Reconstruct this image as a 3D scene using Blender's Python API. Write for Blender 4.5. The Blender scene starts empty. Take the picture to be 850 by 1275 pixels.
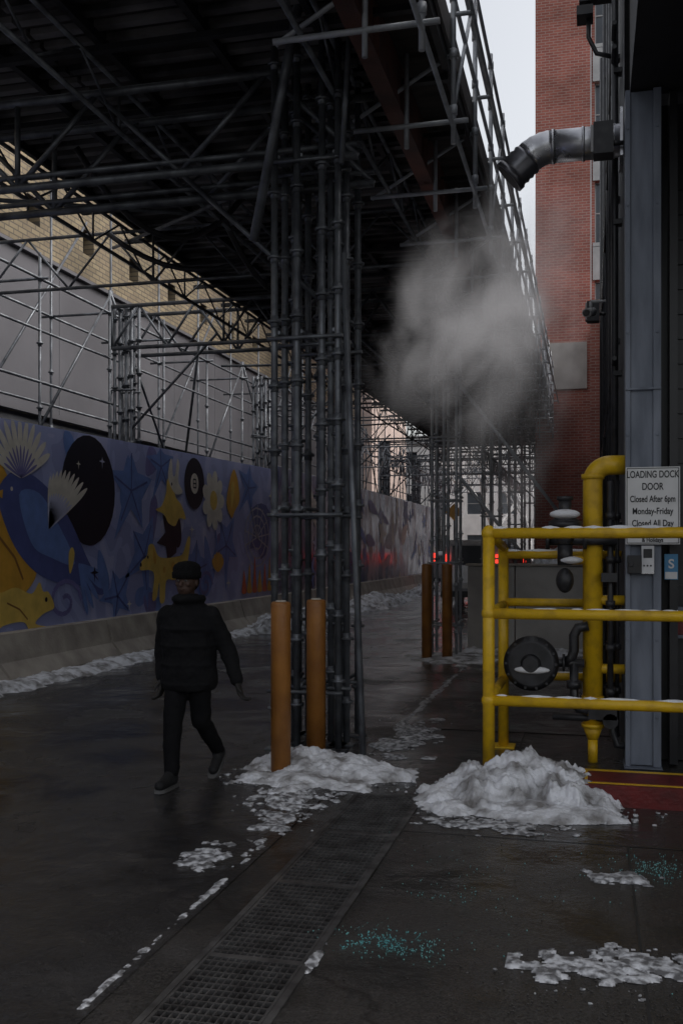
import bpy, bmesh, math, random
from mathutils import Vector, Matrix, noise
random.seed(7)
R=math.radians
scene=bpy.context.scene
COL=scene.collection

# ------------------------------------------------------------ materials
def new_mat(name):
    m=bpy.data.materials.new(name); m.use_nodes=True
    nt=m.node_tree; b=nt.nodes['Principled BSDF']
    return m,nt,b
def N(nt,t,**kw):
    n=nt.nodes.new(t)
    for k,v in kw.items(): setattr(n,k,v)
    return n
def c4(c): return (c[0],c[1],c[2],1)
def mat(name,c1,c2=None,rough=.6,rough2=None,metal=0,scale=3,bump=0,bscale=40,detail=6,stretch=None,lo=.35,hi=.65,spec=None):
    m,nt,b=new_mat(name)
    c2=c2 or tuple(x*.7 for x in c1)
    tc=N(nt,'ShaderNodeTexCoord'); vec=tc.outputs['Object']
    if stretch:
        mp=N(nt,'ShaderNodeMapping'); mp.inputs['Scale'].default_value=stretch
        nt.links.new(vec,mp.inputs[0]); vec=mp.outputs[0]
    no=N(nt,'ShaderNodeTexNoise'); no.inputs['Scale'].default_value=scale; no.inputs['Detail'].default_value=detail
    nt.links.new(vec,no.inputs['Vector'])
    cr=N(nt,'ShaderNodeValToRGB'); cr.color_ramp.elements[0].position=lo; cr.color_ramp.elements[1].position=hi
    cr.color_ramp.elements[0].color=c4(c1); cr.color_ramp.elements[1].color=c4(c2)
    nt.links.new(no.outputs['Fac'],cr.inputs[0]); nt.links.new(cr.outputs[0],b.inputs['Base Color'])
    if rough2 is not None:
        mr=N(nt,'ShaderNodeMapRange'); mr.inputs['From Min'].default_value=lo; mr.inputs['From Max'].default_value=hi
        mr.inputs['To Min'].default_value=rough; mr.inputs['To Max'].default_value=rough2
        nt.links.new(no.outputs['Fac'],mr.inputs[0]); nt.links.new(mr.outputs[0],b.inputs['Roughness'])
    else: b.inputs['Roughness'].default_value=rough
    b.inputs['Metallic'].default_value=metal
    if spec is not None: b.inputs['Specular IOR Level'].default_value=spec
    if bump:
        n2=N(nt,'ShaderNodeTexNoise'); n2.inputs['Scale'].default_value=bscale; n2.inputs['Detail'].default_value=5
        nt.links.new(vec,n2.inputs['Vector'])
        bp=N(nt,'ShaderNodeBump'); bp.inputs['Strength'].default_value=bump; bp.inputs['Distance'].default_value=.02
        nt.links.new(n2.outputs['Fac'],bp.inputs['Height']); nt.links.new(bp.outputs[0],b.inputs['Normal'])
    return m
def brick_mat(name,c1,c2,mortar,axis,w=.22,h=.075,ms=.012):
    m,nt,b=new_mat(name)
    tc=N(nt,'ShaderNodeTexCoord'); sp=N(nt,'ShaderNodeSeparateXYZ'); nt.links.new(tc.outputs['Object'],sp.inputs[0])
    cb=N(nt,'ShaderNodeCombineXYZ')
    nt.links.new(sp.outputs['X' if axis=='x' else 'Y'],cb.inputs[0]); nt.links.new(sp.outputs['Z'],cb.inputs[1])
    br=N(nt,'ShaderNodeTexBrick'); br.inputs['Scale'].default_value=1
    br.inputs['Brick Width'].default_value=w; br.inputs['Row Height'].default_value=h; br.inputs['Mortar Size'].default_value=ms
    br.inputs['Color1'].default_value=c4(c1); br.inputs['Color2'].default_value=c4(c2); br.inputs['Mortar'].default_value=c4(mortar)
    nt.links.new(cb.outputs[0],br.inputs['Vector'])
    no=N(nt,'ShaderNodeTexNoise'); no.inputs['Scale'].default_value=.7; no.inputs['Detail'].default_value=7
    nt.links.new(tc.outputs['Object'],no.inputs['Vector'])
    cr=N(nt,'ShaderNodeValToRGB'); cr.color_ramp.elements[0].color=(.68,.66,.64,1); cr.color_ramp.elements[1].color=(1.15,1.1,1.1,1)
    cr.color_ramp.elements[0].position=.3; cr.color_ramp.elements[1].position=.65
    nt.links.new(no.outputs['Fac'],cr.inputs[0])
    mx=N(nt,'ShaderNodeMixRGB',blend_type='MULTIPLY'); mx.inputs[0].default_value=1
    nt.links.new(br.outputs['Color'],mx.inputs[1]); nt.links.new(cr.outputs[0],mx.inputs[2])
    nt.links.new(mx.outputs[0],b.inputs['Base Color']); b.inputs['Roughness'].default_value=.85
    bp=N(nt,'ShaderNodeBump'); bp.inputs['Strength'].default_value=.4; bp.inputs['Distance'].default_value=.01; bp.invert=True
    nt.links.new(br.outputs['Fac'],bp.inputs['Height']); nt.links.new(bp.outputs[0],b.inputs['Normal'])
    return m

STEEL=mat('galvanised_steel',(.17,.182,.20),(.075,.08,.092),rough=.35,rough2=.5,metal=.4,scale=6,bump=.1)
STEEL_L=mat('galvanised_steel_bright',(.5,.52,.55),(.34,.36,.39),rough=.4,rough2=.55,metal=.25,scale=6)
STEEL_D=mat('dark_steel',(.045,.045,.05),(.025,.025,.028),rough=.5,metal=.3,scale=5)
RUST=mat('brown_fascia_steel',(.17,.07,.055),(.09,.045,.04),rough=.6,scale=3,bump=.2)
DECKM=mat('deck_timber',(.07,.06,.055),(.03,.027,.027),rough=.8,scale=2,stretch=(1,6,1),bump=.3)
CORR=mat('deck_corrugated',(.24,.23,.23),(.035,.034,.036),rough=.5,metal=.2,scale=1.1,lo=.42,hi=.58)
BOLL=mat('bollard_orange',(.33,.135,.025),(.24,.095,.02),rough=.5,scale=5,bump=.2)
YEL=mat('yellow_paint',(.76,.47,.015),(.52,.31,.02),rough=.35,rough2=.6,scale=9,bump=.15,lo=.45,hi=.7)
SNOW=mat('snow_dirty',(.76,.77,.81),(.22,.21,.205),rough=.7,scale=6,bump=.6,bscale=55,detail=12,lo=.42,hi=.64)
SNOWC=mat('snow_clean',(.85,.86,.89),(.65,.65,.67),rough=.7,scale=9,bump=.4,lo=.5,hi=.8)
THIN=mat('slush',(.60,.61,.64),(.12,.12,.125),rough=.4,scale=24,bump=.6,lo=.40,hi=.58,detail=10)
CONC=mat('concrete',(.42,.38,.33),(.27,.24,.21),rough=.85,scale=2.5,bump=.35,bscale=25)
CONCW=mat('pale_concrete',(.52,.50,.47),(.36,.34,.32),rough=.85,scale=1.5,bump=.3)
CLAD=mat('grey_cladding',(.135,.132,.145),(.10,.098,.108),rough=.6,scale=.5,bump=.1,bscale=8)
BLACKM=mat('black_iron',(.018,.018,.02),(.04,.04,.045),rough=.3,rough2=.55,scale=12)
GREYP=mat('grey_paint_column',(.21,.235,.29),(.14,.16,.20),rough=.4,rough2=.6,scale=3,bump=.12,stretch=(3,3,.6))
DARKW=mat('dark_wall',(.075,.078,.088),(.045,.047,.055),rough=.65,scale=2,bump=.2)
DOORM=mat('dark_door',(.012,.012,.014),(.02,.02,.023),rough=.35,scale=2)
CHROME=mat('galvanised_duct',(.68,.68,.70),(.5,.5,.53),rough=.22,rough2=.4,metal=.85,scale=7,bump=.1,bscale=12)
RUBBER=mat('duct_flex',(.22,.22,.24),(.13,.13,.14),rough=.3,metal=.7,scale=8)
WHITE=mat('white_sign_face',(.76,.76,.76),(.66,.66,.66),rough=.4,scale=5)
INK=mat('black_ink',(.012,.012,.012),(.02,.02,.02),rough=.5)
REDP=mat('red_paint',(.15,.013,.013),(.08,.01,.01),rough=.45,scale=6,bump=.2)
GLASS=mat('window_glass',(.05,.06,.075),(.10,.12,.14),rough=.08,scale=.4)
FRAME=mat('window_frame',(.5,.5,.5),(.4,.4,.4),rough=.5)
BLUEST=mat('blue_sticker',(.08,.28,.5),(.06,.2,.4),rough=.4)
BRICKR=brick_mat('red_brick',(.42,.145,.11),(.31,.10,.08),(.42,.30,.26),'x',.26,.088,.011)
BRICKY=brick_mat('buff_brick',(.30,.25,.155),(.21,.17,.11),(.11,.095,.075),'y',w=.32,h=.11,ms=.014)
BRICKP=brick_mat('pale_brick',(.50,.38,.33),(.42,.32,.28),(.45,.4,.36),'x')

# ------------------------------------------------------------ mesh builder
class MB:
    def __init__(s): s.v=[];s.f=[];s.m=[];s.s=[]
    def quad(s,a,b,c,d,mi=0,sm=False):
        i=len(s.v); s.v+= [tuple(a),tuple(b),tuple(c),tuple(d)]; s.f.append((i,i+1,i+2,i+3)); s.m.append(mi); s.s.append(sm)
    def poly(s,pts,mi=0):
        i=len(s.v); s.v+=[tuple(p) for p in pts]; s.f.append(tuple(range(i,i+len(pts)))); s.m.append(mi); s.s.append(False)
    def box(s,x0,x1,y0,y1,z0,z1,mi=0):
        i=len(s.v)
        s.v+=[(x0,y0,z0),(x1,y0,z0),(x1,y1,z0),(x0,y1,z0),(x0,y0,z1),(x1,y0,z1),(x1,y1,z1),(x0,y1,z1)]
        for q in ((0,3,2,1),(4,5,6,7),(0,1,5,4),(1,2,6,5),(2,3,7,6),(3,0,4,7)):
            s.f.append(tuple(i+k for k in q)); s.m.append(mi); s.s.append(False)
    def ring_loft(s,rings,mi=0,cap=True,sm=True):
        n=len(rings[0]); base=len(s.v)
        for r in rings: s.v+=[tuple(p) for p in r]
        for j in range(len(rings)-1):
            for k in range(n):
                a=base+j*n+k; b=base+j*n+(k+1)%n
                s.f.append((a,b,b+n,a+n)); s.m.append(mi); s.s.append(sm)
        if cap:
            s.f.append(tuple(base+k for k in reversed(range(n)))); s.m.append(mi); s.s.append(False)
            e=base+(len(rings)-1)*n
            s.f.append(tuple(e+k for k in range(n))); s.m.append(mi); s.s.append(False)
    def tube(s,p0,p1,r,r1=None,n=8,mi=0,cap=True):
        p0=Vector(p0);p1=Vector(p1); r1=r if r1 is None else r1
        d=(p1-p0)
        if d.length<1e-6: return
        d.normalize(); up=Vector((0,0,1)) if abs(d.z)<.9 else Vector((1,0,0))
        a=d.cross(up).normalized(); b=d.cross(a).normalized()
        def ring(p,rr): return [p+a*math.cos(t)*rr-b*math.sin(t)*rr for t in [2*math.pi*k/n for k in range(n)]]
        s.ring_loft([ring(p0,r),ring(p1,r1)],mi,cap)
    def path(s,pts,r,n=12,mi=0):
        pts=[Vector(p) for p in pts]; rings=[]; a=None
        rr=r if isinstance(r,(list,tuple)) else [r]*len(pts)
        for i,p in enumerate(pts):
            d=(pts[min(i+1,len(pts)-1)]-pts[max(i-1,0)]).normalized()
            if a is None:
                up=Vector((0,0,1)) if abs(d.z)<.9 else Vector((1,0,0)); a=d.cross(up).normalized()
            else: a=(a-d*a.dot(d)).normalized()
            b=d.cross(a)
            rings.append([p+(a*math.cos(t)-b*math.sin(t))*rr[i] for t in [2*math.pi*k/n for k in range(n)]])
        s.ring_loft(rings,mi)
    def sphere(s,c,rx,ry=None,rz=None,n=16,m=10,mi=0):
        ry=ry or rx; rz=rz or rx; rings=[]
        for j in range(m+1):
            ph=-math.pi/2+math.pi*min(max(j/m,.01),.99)
            rings.append([(c[0]+rx*math.cos(ph)*math.cos(t),c[1]+ry*math.cos(ph)*math.sin(t),c[2]+rz*math.sin(ph)) for t in [2*math.pi*k/n for k in range(n)]])
        s.ring_loft(rings,mi)
    def obj(s,name,mats,parent=None,bevel=0):
        me=bpy.data.meshes.new(name); me.from_pydata(s.v,[],s.f)
        for mm in (mats if isinstance(mats,(list,tuple)) else [mats]): me.materials.append(mm)
        me.polygons.foreach_set('material_index',s.m); me.polygons.foreach_set('use_smooth',s.s); me.update()
        o=bpy.data.objects.new(name,me); COL.objects.link(o)
        if parent: o.parent=parent
        if bevel:
            b=o.modifiers.new('bevel','BEVEL'); b.width=bevel; b.segments=2; b.limit_method='ANGLE'
        return o
def empty(name,loc=(0,0,0)):
    e=bpy.data.objects.new(name,None); e.empty_display_size=.2; e.location=loc; COL.objects.link(e); return e
def arc(c,r,a0,a1,n,fa,fb):
    c=Vector(c); fa=Vector(fa); fb=Vector(fb)
    return [c+fa*r*math.cos(a0+(a1-a0)*i/n)+fb*r*math.sin(a0+(a1-a0)*i/n) for i in range(n+1)]
def fbm(x,y,z=0,o=4):
    t=0;a=1;f=1
    for i in range(o): t+=a*noise.noise(Vector((x*f,y*f,z+i*7.1))); a*=.55; f*=2.03
    return t

# ------------------------------------------------------------ ground
def ground_mat(name,dry,wet,patch):
    m,nt,b=new_mat(name); L=nt.links
    tc=N(nt,'ShaderNodeTexCoord'); V=tc.outputs['Object']
    def noi(s,d=6,r=.55,dist=0):
        n=N(nt,'ShaderNodeTexNoise'); n.inputs['Scale'].default_value=s; n.inputs['Detail'].default_value=d; n.inputs['Roughness'].default_value=r
        n.inputs['Distortion'].default_value=dist; L.new(V,n.inputs['Vector']); return n.outputs['Fac']
    def ramp(f,a,bb,ca=(0,0,0),cb=(1,1,1)):
        r=N(nt,'ShaderNodeValToRGB'); r.color_ramp.elements[0].position=a; r.color_ramp.elements[1].position=bb
        r.color_ramp.elements[0].color=c4(ca); r.color_ramp.elements[1].color=c4(cb); L.new(f,r.inputs[0]); return r.outputs[0]
    wetf=ramp(noi(.9,8,.6,.4),.42,.66)
    base=N(nt,'ShaderNodeMixRGB'); L.new(wetf,base.inputs[0]); base.inputs[1].default_value=c4(wet); base.inputs[2].default_value=c4(dry)
    grit=ramp(noi(60,4,.7),.35,.75,(.4,.4,.4),(1.9,1.9,1.9))
    m1=N(nt,'ShaderNodeMixRGB',blend_type='MULTIPLY'); m1.inputs[0].default_value=.9; L.new(base.outputs[0],m1.inputs[1]); L.new(grit,m1.inputs[2])
    st=ramp(noi(3.2,9,.7,.6),.52,.70)
    m2=N(nt,'ShaderNodeMixRGB'); L.new(st,m2.inputs[0]); L.new(m1.outputs[0],m2.inputs[1]); m2.inputs[2].default_value=c4(patch)
    out=m2.outputs[0]
    vo=N(nt,'ShaderNodeTexVoronoi',feature='DISTANCE_TO_EDGE'); vo.inputs['Scale'].default_value=.45
    wn=N(nt,'ShaderNodeTexNoise'); wn.inputs['Scale'].default_value=2.5; wn.inputs['Detail'].default_value=6; L.new(V,wn.inputs['Vector'])
    ad=N(nt,'ShaderNodeMixRGB'); ad.inputs[0].default_value=.35; L.new(V,ad.inputs[1]); L.new(wn.outputs['Color'],ad.inputs[2]); L.new(ad.outputs[0],vo.inputs['Vector'])
    ck=ramp(vo.outputs['Distance'],.0,.006,(.4,.4,.4),(1,1,1))
    m3=N(nt,'ShaderNodeMixRGB',blend_type='MULTIPLY'); m3.inputs[0].default_value=1; L.new(out,m3.inputs[1]); L.new(ck,m3.inputs[2]); out=m3.outputs[0]
    L.new(out,b.inputs['Base Color'])
    rr=N(nt,'ShaderNodeMapRange'); L.new(wetf,rr.inputs[0]); rr.inputs['To Min'].default_value=.07; rr.inputs['To Max'].default_value=.40
    L.new(rr.outputs[0],b.inputs['Roughness'])
    bp=N(nt,'ShaderNodeBump'); bp.inputs['Distance'].default_value=.012
    bs=N(nt,'ShaderNodeMapRange'); L.new(wetf,bs.inputs[0]); bs.inputs['To Min'].default_value=.18; bs.inputs['To Max'].default_value=.8; L.new(bs.outputs[0],bp.inputs['Strength'])
    L.new(noi(45,6,.7),bp.inputs['Height'])
    bp2=N(nt,'ShaderNodeBump'); bp2.inputs['Distance'].default_value=.05; bp2.inputs['Strength'].default_value=.45; L.new(noi(3.2,6),bp2.inputs['Height']); L.new(bp.outputs[0],bp2.inputs['Normal'])
    L.new(bp2.outputs[0],b.inputs['Normal'])
    return m
G1=ground_mat('wet_concrete',(.046,.043,.041),(.020,.019,.018),(.042,.038,.035))
G2=ground_mat('wet_asphalt',(.025,.024,.024),(.013,.0125,.013),(.038,.035,.033))
m=MB()
TX0,TX1,TY0,TY1=-1.56,-1.14,1.0,6.76
m.quad((-300,-100,0),(TX0,-100,0),(TX0,500,0),(-300,500,0)); m.quad((TX1,-100,0),(300,-100,0),(300,500,0),(TX1,500,0))
m.quad((TX0,-100,0),(TX1,-100,0),(TX1,TY0,0),(TX0,TY0,0)); m.quad((TX0,TY1,0),(TX1,TY1,0),(TX1,500,0),(TX0,500,0)); m.obj('ground',G1)
m=MB(); m.quad((-7.3,-20,.004),(-1.78,-20,.004),(-1.78,120,.004),(-7.3,120,.004))
m.quad((-1.77,9.4,.0045),(.25,9.4,.0045),(.25,17,.0045),(-1.77,17,.0045)); m.obj('road',G2)
def chunk(x,y,f,s):
    d=noise.voronoi(Vector((x*f+s,y*f,s)))[0]
    return max(0,1-d[0]*1.5)
def snow_patch(name,cx,cy,rx,ry,h,seed,thr=0.0,res=.03,ang=0,matl=None,fs=3.0,z0=.006,amp=.45,rag=False):
    nx=min(int(2*rx*1.3/res),240); ny=min(int(2*ry*1.3/res),240)
    V=[];F=[]; ca,sa=math.cos(ang),math.sin(ang); idx={}
    hs=[[0]*(ny+1) for _ in range(nx+1)]
    for i in range(nx+1):
        for j in range(ny+1):
            a=(i/nx*2-1)*1.3; b=(j/ny*2-1)*1.3
            x=a*rx; y=b*ry; d=math.sqrt(a*a+b*b); fall=1-d
            n1=fbm(x*fs+seed*3.3,y*fs,seed,6)
            q=fall+n1*amp-thr
            if q<=0 or d>1.29: hs[i][j]=-1; continue
            if rag: hs[i][j]=h*min(1,q*3)*(.5+.8*abs(fbm(x*14,y*14,seed+2,3)))
            else:
                q=min(q,1.15); prof=q**.95*(1.15-.25*q)
                wx=x+.06*fbm(x*6,y*6,seed,2); wy=y+.06*fbm(y*6,x*6,seed+3,2)
                lumps=.07*chunk(wx,wy,4.5,seed)+.035*chunk(wx,wy,11,seed+5)+.02*chunk(wx,wy,26,seed+9)+.022*fbm(x*17,y*17,seed,3)
                hs[i][j]=max(.001,h*prof*.95+min(1,q*3.5)*lumps*min(1.0,.25+h*1.6))
    def vid(i,j):
        k=(i,j)
        if k not in idx:
            a=(i/nx*2-1)*1.3*rx; b=(j/ny*2-1)*1.3*ry
            z=hs[i][j] if hs[i][j]>0 else -.004
            idx[k]=len(V); V.append((cx+a*ca-b*sa,cy+a*sa+b*ca,z0+z))
        return idx[k]
    for i in range(nx):
        for j in range(ny):
            if max(hs[i][j],hs[i+1][j],hs[i][j+1],hs[i+1][j+1])>0:
                F.append((vid(i,j),vid(i+1,j),vid(i+1,j+1),vid(i,j+1)))
    me=bpy.data.meshes.new(name); me.from_pydata(V,[],F); me.materials.append(matl or SNOW)
    for p in me.polygons: p.use_smooth=True
    o=bpy.data.objects.new(name,me); COL.objects.link(o); return o
snow_patch('snow_pile',-.48,7.0,.64,.48,.32,1,res=.009)
snow_patch('snow_pile',-.15,7.0,.44,.34,.18,2,res=.010)
snow_patch('snow_pile',-.38,6.60,.70,.28,.06,12,res=.009,amp=.6)
snow_patch('snow_pile',-.85,6.85,.32,.3,.08,13,res=.009,amp=.6)
snow_patch('snow_pile',-2.08,7.42,.52,.40,.17,3,res=.010)
snow_patch('snow_pile',-1.76,7.4,.42,.36,.10,4,res=.009)
snow_patch('snow_pile',-2.05,7.0,.5,.32,.05,15,res=.009,amp=.7)
def slush(cx,cy,rx,ry,h,seed,thr,ang=0,fs=7,res=.009,amp=.8): snow_patch('snow_patch',cx,cy,rx,ry,h,seed,thr=thr,res=res,matl=THIN,fs=fs,amp=amp,rag=True,ang=ang)
slush(-1.98,6.55,.32,.45,.02,5,.35); slush(-1.9,6.0,.22,.5,.012,25,.50)
slush(-2.08,5.15,.16,.28,.010,6,.3,fs=9); slush(-1.83,4.6,.03,1.0,.006,8,.45,fs=9,res=.008); slush(-1.83,3.5,.02,.5,.006,28,.45,fs=9)
slush(-1.86,6.0,.03,.8,.008,29,.4,fs=9)
slush(.14,5.35,.20,.10,.012,7,.2,fs=8); slush(-.02,4.15,.42,.20,.010,9,.5,fs=8); slush(.22,4.3,.3,.2,.008,49,.45,fs=8)
slush(-1.11,3.95,.03,.2,.008,19,.35,fs=12,res=.005)
slush(-1.62,8.9,.35,1.3,.015,10,.5,fs=4,res=.014); slush(-1.78,11.6,.05,3.4,.010,20,.35,fs=4,res=.03)
slush(-.6,6.2,.6,.25,.008,59,.55,fs=9)
snow_patch('snow_patch',-1.9,15.6,.9,.9,.04,11,thr=.1,res=.02)
snow_patch('snow_pile',-1.0,16.6,1.1,.45,.12,14,res=.02)
for i in range(9):
    snow_patch('snow_bank',-6.88+random.uniform(-.03,.03),10.5+i*3.0,.27+random.random()*.1,2.4,.07+.06*random.random(),30+i,res=.025,thr=-.05,amp=.6,fs=2.2)
snow_patch('snow_bank',-6.55,21.5,.65,2.2,.42,44,res=.035); snow_patch('snow_bank',-6.5,30,.7,4,.4,45,res=.07); snow_patch('snow_bank',-6.3,42,.8,6,.4,46,res=.1)
m=MB(); rc=random.Random(21)
for (cx,cy,rx,ry,n) in ((-.45,6.85,.75,.5,150),(-2.0,7.2,.6,.45,120),(-1.9,6.3,.4,.6,60),(-.02,4.15,.5,.3,45),(-1.7,9,.5,1.2,60)):
    for k in range(n):
        t=rc.uniform(0,6.283); q=rc.uniform(.8,1.3) if n>100 else rc.uniform(0,1.1); x=cx+rx*q*math.cos(t); y=cy+ry*q*math.sin(t); z=(.003+.014*rc.random()**2.2)*(1 if n>60 else .5)
        if -1.58<x<-1.12 and y<6.8: continue
        b0=len(m.v); m.sphere((x,y,z*.45),z*rc.uniform(.9,2.0),z*rc.uniform(.8,1.7),z*.8,n=7,m=5)
        for i in range(b0,len(m.v)):
            v=m.v[i]; f=1+.9*noise.noise(Vector(v)*70); m.v[i]=(x+(v[0]-x)*f,y+(v[1]-y)*f,v[2]*f)
m.obj('snow_chunks',THIN)
SALT=mat('turquoise_salt',(.10,.38,.40),(.2,.47,.46),rough=.5)
m=MB()
for (cx,cy,rx,ry,n) in ((-.86,4.22,.32,.20,520),(.33,5.55,.25,.25,300),(-.75,4.9,.3,.15,50),(-.5,5.1,.8,1.0,130)):
    for k in range(n):
        x=cx+random.gauss(0,.45)*rx; y=cy+random.gauss(0,.45)*ry; s=random.uniform(.0013,.0035)
        if fbm(x*9,y*9,3,3)<-.15: continue
        m.tube((x,y,.001),(x+random.uniform(-s,s),y,s*1.2+.001),s,s*.6,n=5)
m.obj('deicing_salt',SALT)
m=MB()
for k in range(900):
    x=random.uniform(-1.1,.9); y=random.uniform(3.0,6.8)
    if random.random()<.6: x=random.gauss(.1,.4); y=random.gauss(3.85,.25)
    s=random.uniform(.0015,.005); m.tube((x,y,0),(x,y+s*.3,s),s,s*.5,n=5)
m.obj('gravel_grit',mat('grit',(.06,.055,.05),(.025,.022,.02),rough=.8))
m=MB()
for (a,b,c,d) in ((-1.1,3.5,5.93,5.942),(.20,.212,1.0,5.93),(-1.1,3.5,3.1,3.112),(-.6,-.588,8.0,9.38)): m.quad((a,c,.0015),(b,c,.0015),(b,d,.0015),(a,d,.0015))
m.obj('pavement_joint',INK)

# ------------------------------------------------------------ trench drain grate
g=empty('drain_grate')
m=MB()
m.quad((TX0,TY0,-.2),(TX1,TY0,-.2),(TX1,TY1,-.2),(TX0,TY1,-.2))
m.quad((TX0,TY0,-.2),(TX0,TY1,-.2),(TX0,TY1,0),(TX0,TY0,0)); m.quad((TX1,TY0,-.2),(TX1,TY1,-.2),(TX1,TY1,0),(TX1,TY0,0))
m.quad((TX0,TY1,-.2),(TX1,TY1,-.2),(TX1,TY1,0),(TX0,TY1,0)); m.quad((TX0,TY0,-.2),(TX1,TY0,-.2),(TX1,TY0,0),(TX0,TY0,0)); m.obj('trench',INK,g)
m=MB()
m.box(-1.59,-1.561,.98,6.78,0.001,.008); m.box(-1.139,-1.11,.98,6.78,0.001,.008); m.box(-1.561,-1.139,6.762,6.78,0.001,.0079)
m.box(-1.558,-1.545,1,6.755,-.03,.006); m.box(-1.155,-1.142,1,6.755,-.03,.006)
y=1.0
while y<6.74:
    m.box(-1.5445,-1.1555,y,y+.010,-.012,.0055); y+=.052
for i in range(1,13):
    x=-1.545+i*.03
    m.box(x-.003,x+.003,1,6.755,-.025,.004)
for i in range(7): m.box(-1.5446,-1.1554,1.05+i*.95,1.09+i*.95,-.02,.0062)
m.obj('bars',mat('grate_iron',(.12,.117,.117),(.045,.042,.042),rough=.3,rough2=.5,metal=.4,scale=8),g)

# ------------------------------------------------------------ bollards
def bollard(x,y,h,r=.08):
    m=MB(); rings=[]
    for (rr,z) in ((r,0),(r,h-.02),(r*.96,h-.008),(r*.85,h)):
        rings.append([(x+rr*math.cos(t),y+rr*math.sin(t),z) for t in [2*math.pi*k/24 for k in range(24)]])
    m.ring_loft(rings); 
    m.tube((x,y,h*.985),(x,y,h+.012),r*.6,r*.5,n=16,mi=1)
    m.obj('yellow_bollard',[BOLL,CONC])
bollard(-2.27,7.19,1.31,.075); bollard(-2.21,7.97,1.29,.08); bollard(-2.49,15.46,1.48,.08); bollard(-2.18,15.53,1.48,.08)

# ------------------------------------------------------------ scaffold bridge over the alley
S=empty('scaffold_bridge')
TR=.0245
def rosette(m,x,y,z,k=1): 
    m.tube((x,y,z-.012),(x,y,z+.012),.052*k,n=8)
    m.tube((x,y,z-.05),(x,y,z+.05),.031*k,n=8)
def tower(name,xs,ys,z1,skip=(),mi=STEEL,n=10,step=.5,tr=TR,led=1.0):
    m=MB()
    for i,x in enumerate(xs):
        for j,y in enumerate(ys):
            if (i,j) in skip: continue
            m.tube((x,y,.03),(x,y,z1),tr,n=n)
            m.box(x-.07,x+.07,y-.07,y+.07,.005,.015)
            z=.35+(i*.17+j*.08)%.3
            while z<z1:
                rosette(m,x,y,z,tr/TR*.97); z+=step
    z=.5
    while z<z1-.1:
        for y in ys: m.tube((xs[0]-.05,y-.04,z),(xs[-1]+.05,y-.04,z),.018,n=6)
        for x in xs[::2]: m.tube((x+.035,ys[0],z+.06),(x+.035,ys[-1],z+.06),.018,n=6)
        z+=led
    return m.obj(name,mi,S)
tower('tower_near',[-2.62,-2.53,-2.42,-2.20,-2.13,-2.06],[8.12,8.42,8.85],6.0,skip=((1,0),(4,0),(2,1),(4,2)),n=12,tr=.030,led=1.5,step=.55)
m=MB()
m.tube((-1.76,7.75,.03),(-2.02,8.15,4.2),.026,n=10)
m.tube((-2.75,7.95,4.3),(-2.12,7.7,6.9),.040,n=10)
m.tube((-2.0,8.0,4.9),(-1.9,8.0,6.5),.024)
m.obj('raking_tubes',STEEL,S)
YS=[15.8,23.4,31,38.5,46,54]
for k,yy in enumerate(YS):
    tower('tower_far',[-2.46,-2.27,-2.07],[yy,yy+.5],6.0,n=8,mi=STEEL_L,step=.75)
for k,yy in enumerate([8.3,16]+YS[1:]):
    tower('tower_behind_hoarding',[-8.10,-8.0,-7.88,-7.78],[yy,yy+.3],6.0,n=8,step=.6,tr=.03,led=2)
def girder(m,p0,p1,zb,zt,bay=.8,r=.024,web=.016):
    p0=Vector((p0[0],p0[1],0)); p1=Vector((p1[0],p1[1],0)); L=(p1-p0).length; n=max(2,int(L/bay)); 
    B=Vector((0,0,zb));T=Vector((0,0,zt))
    m.tube(p0+B,p1+B,r); m.tube(p0+T,p1+T,r)
    for i in range(n):
        a=p0.lerp(p1,i/n); b=p0.lerp(p1,(i+1)/n); mid=(a+b)/2
        m.tube(a+B,mid+T,web,n=6); m.tube(mid+T,b+B,web,n=6)
        if i%2==0: m.tube(a+B,a+T,web,n=6)
m=MB()
for yy in [8.15,8.8]:
    girder(m,(-8.3,yy),(-1.9,yy),5.02,5.80,1.3,r=.040,web=.026)
    m.tube((-8.3,yy,5.12),(-1.9,yy,5.12),.026)
for yy in [15.9,16.6]:
    girder(m,(-8.1,yy),(-1.9,yy),5.22,5.95,1.0,r=.036,web=.022)
for yy in [12.2]+[y+.1 for y in YS[1:]]+[y+.8 for y in YS[1:]]:
    girder(m,(-8.1,yy),(-1.9,yy),5.25,5.95,1.1)
for xx in (-2.1,-4.2,-6.0):
    girder(m,(xx,5.5),(xx,43),5.55,5.98,1.4,web=.014)
for yy in [8.5]+YS:
    for (a,b,c,d) in ((-2.2,3.8,-3.9,5.4),(-7.8,3.8,-6.2,5.4)):
        m.tube((a,yy+.2,b),(c,yy+.2,d),.024)
for k in range(4):
    y=6+k*9.5
    m.tube((-2.2,y+2.3,5.1),(-6.5,y+6.8,5.95),.024); m.tube((-6.8,y+2.3,5.2),(-2.4,y+6.8,5.9),.024)
m.obj('girders',STEEL,S)
m=MB()
for (x,y,dx,dy,sag) in ((-5.2,9.4,1.2,1.8,.7),(-4.3,11,.8,2.5,.9),(-3.2,13,-1.5,2,.6),(-6.2,12,2.4,.6,.5)):
    m.path([(x+dx*t,y+dy*t,5.9-sag*4*t*(1-t)) for t in [i/10 for i in range(11)]],.035,n=8)
m.obj('hanging_hoses',STEEL_D,S)
m=MB()
XL,XR,Y0,Y1=-6.1,-1.24,5.2,43
m.box(XL,XR,Y0,Y1,6.18,6.24,0)
x=XL+.1
while x<XR:
    m.box(x,x+.06,Y0,Y1,6.04,6.178,1); x+=.94
y=Y0+.1
while y<Y1:
    m.box(XL-.2,XR-.02,y,y+.07,5.985,6.038,1); y+=1.24
m.obj('deck',[DECKM,STEEL_D],S)
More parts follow.
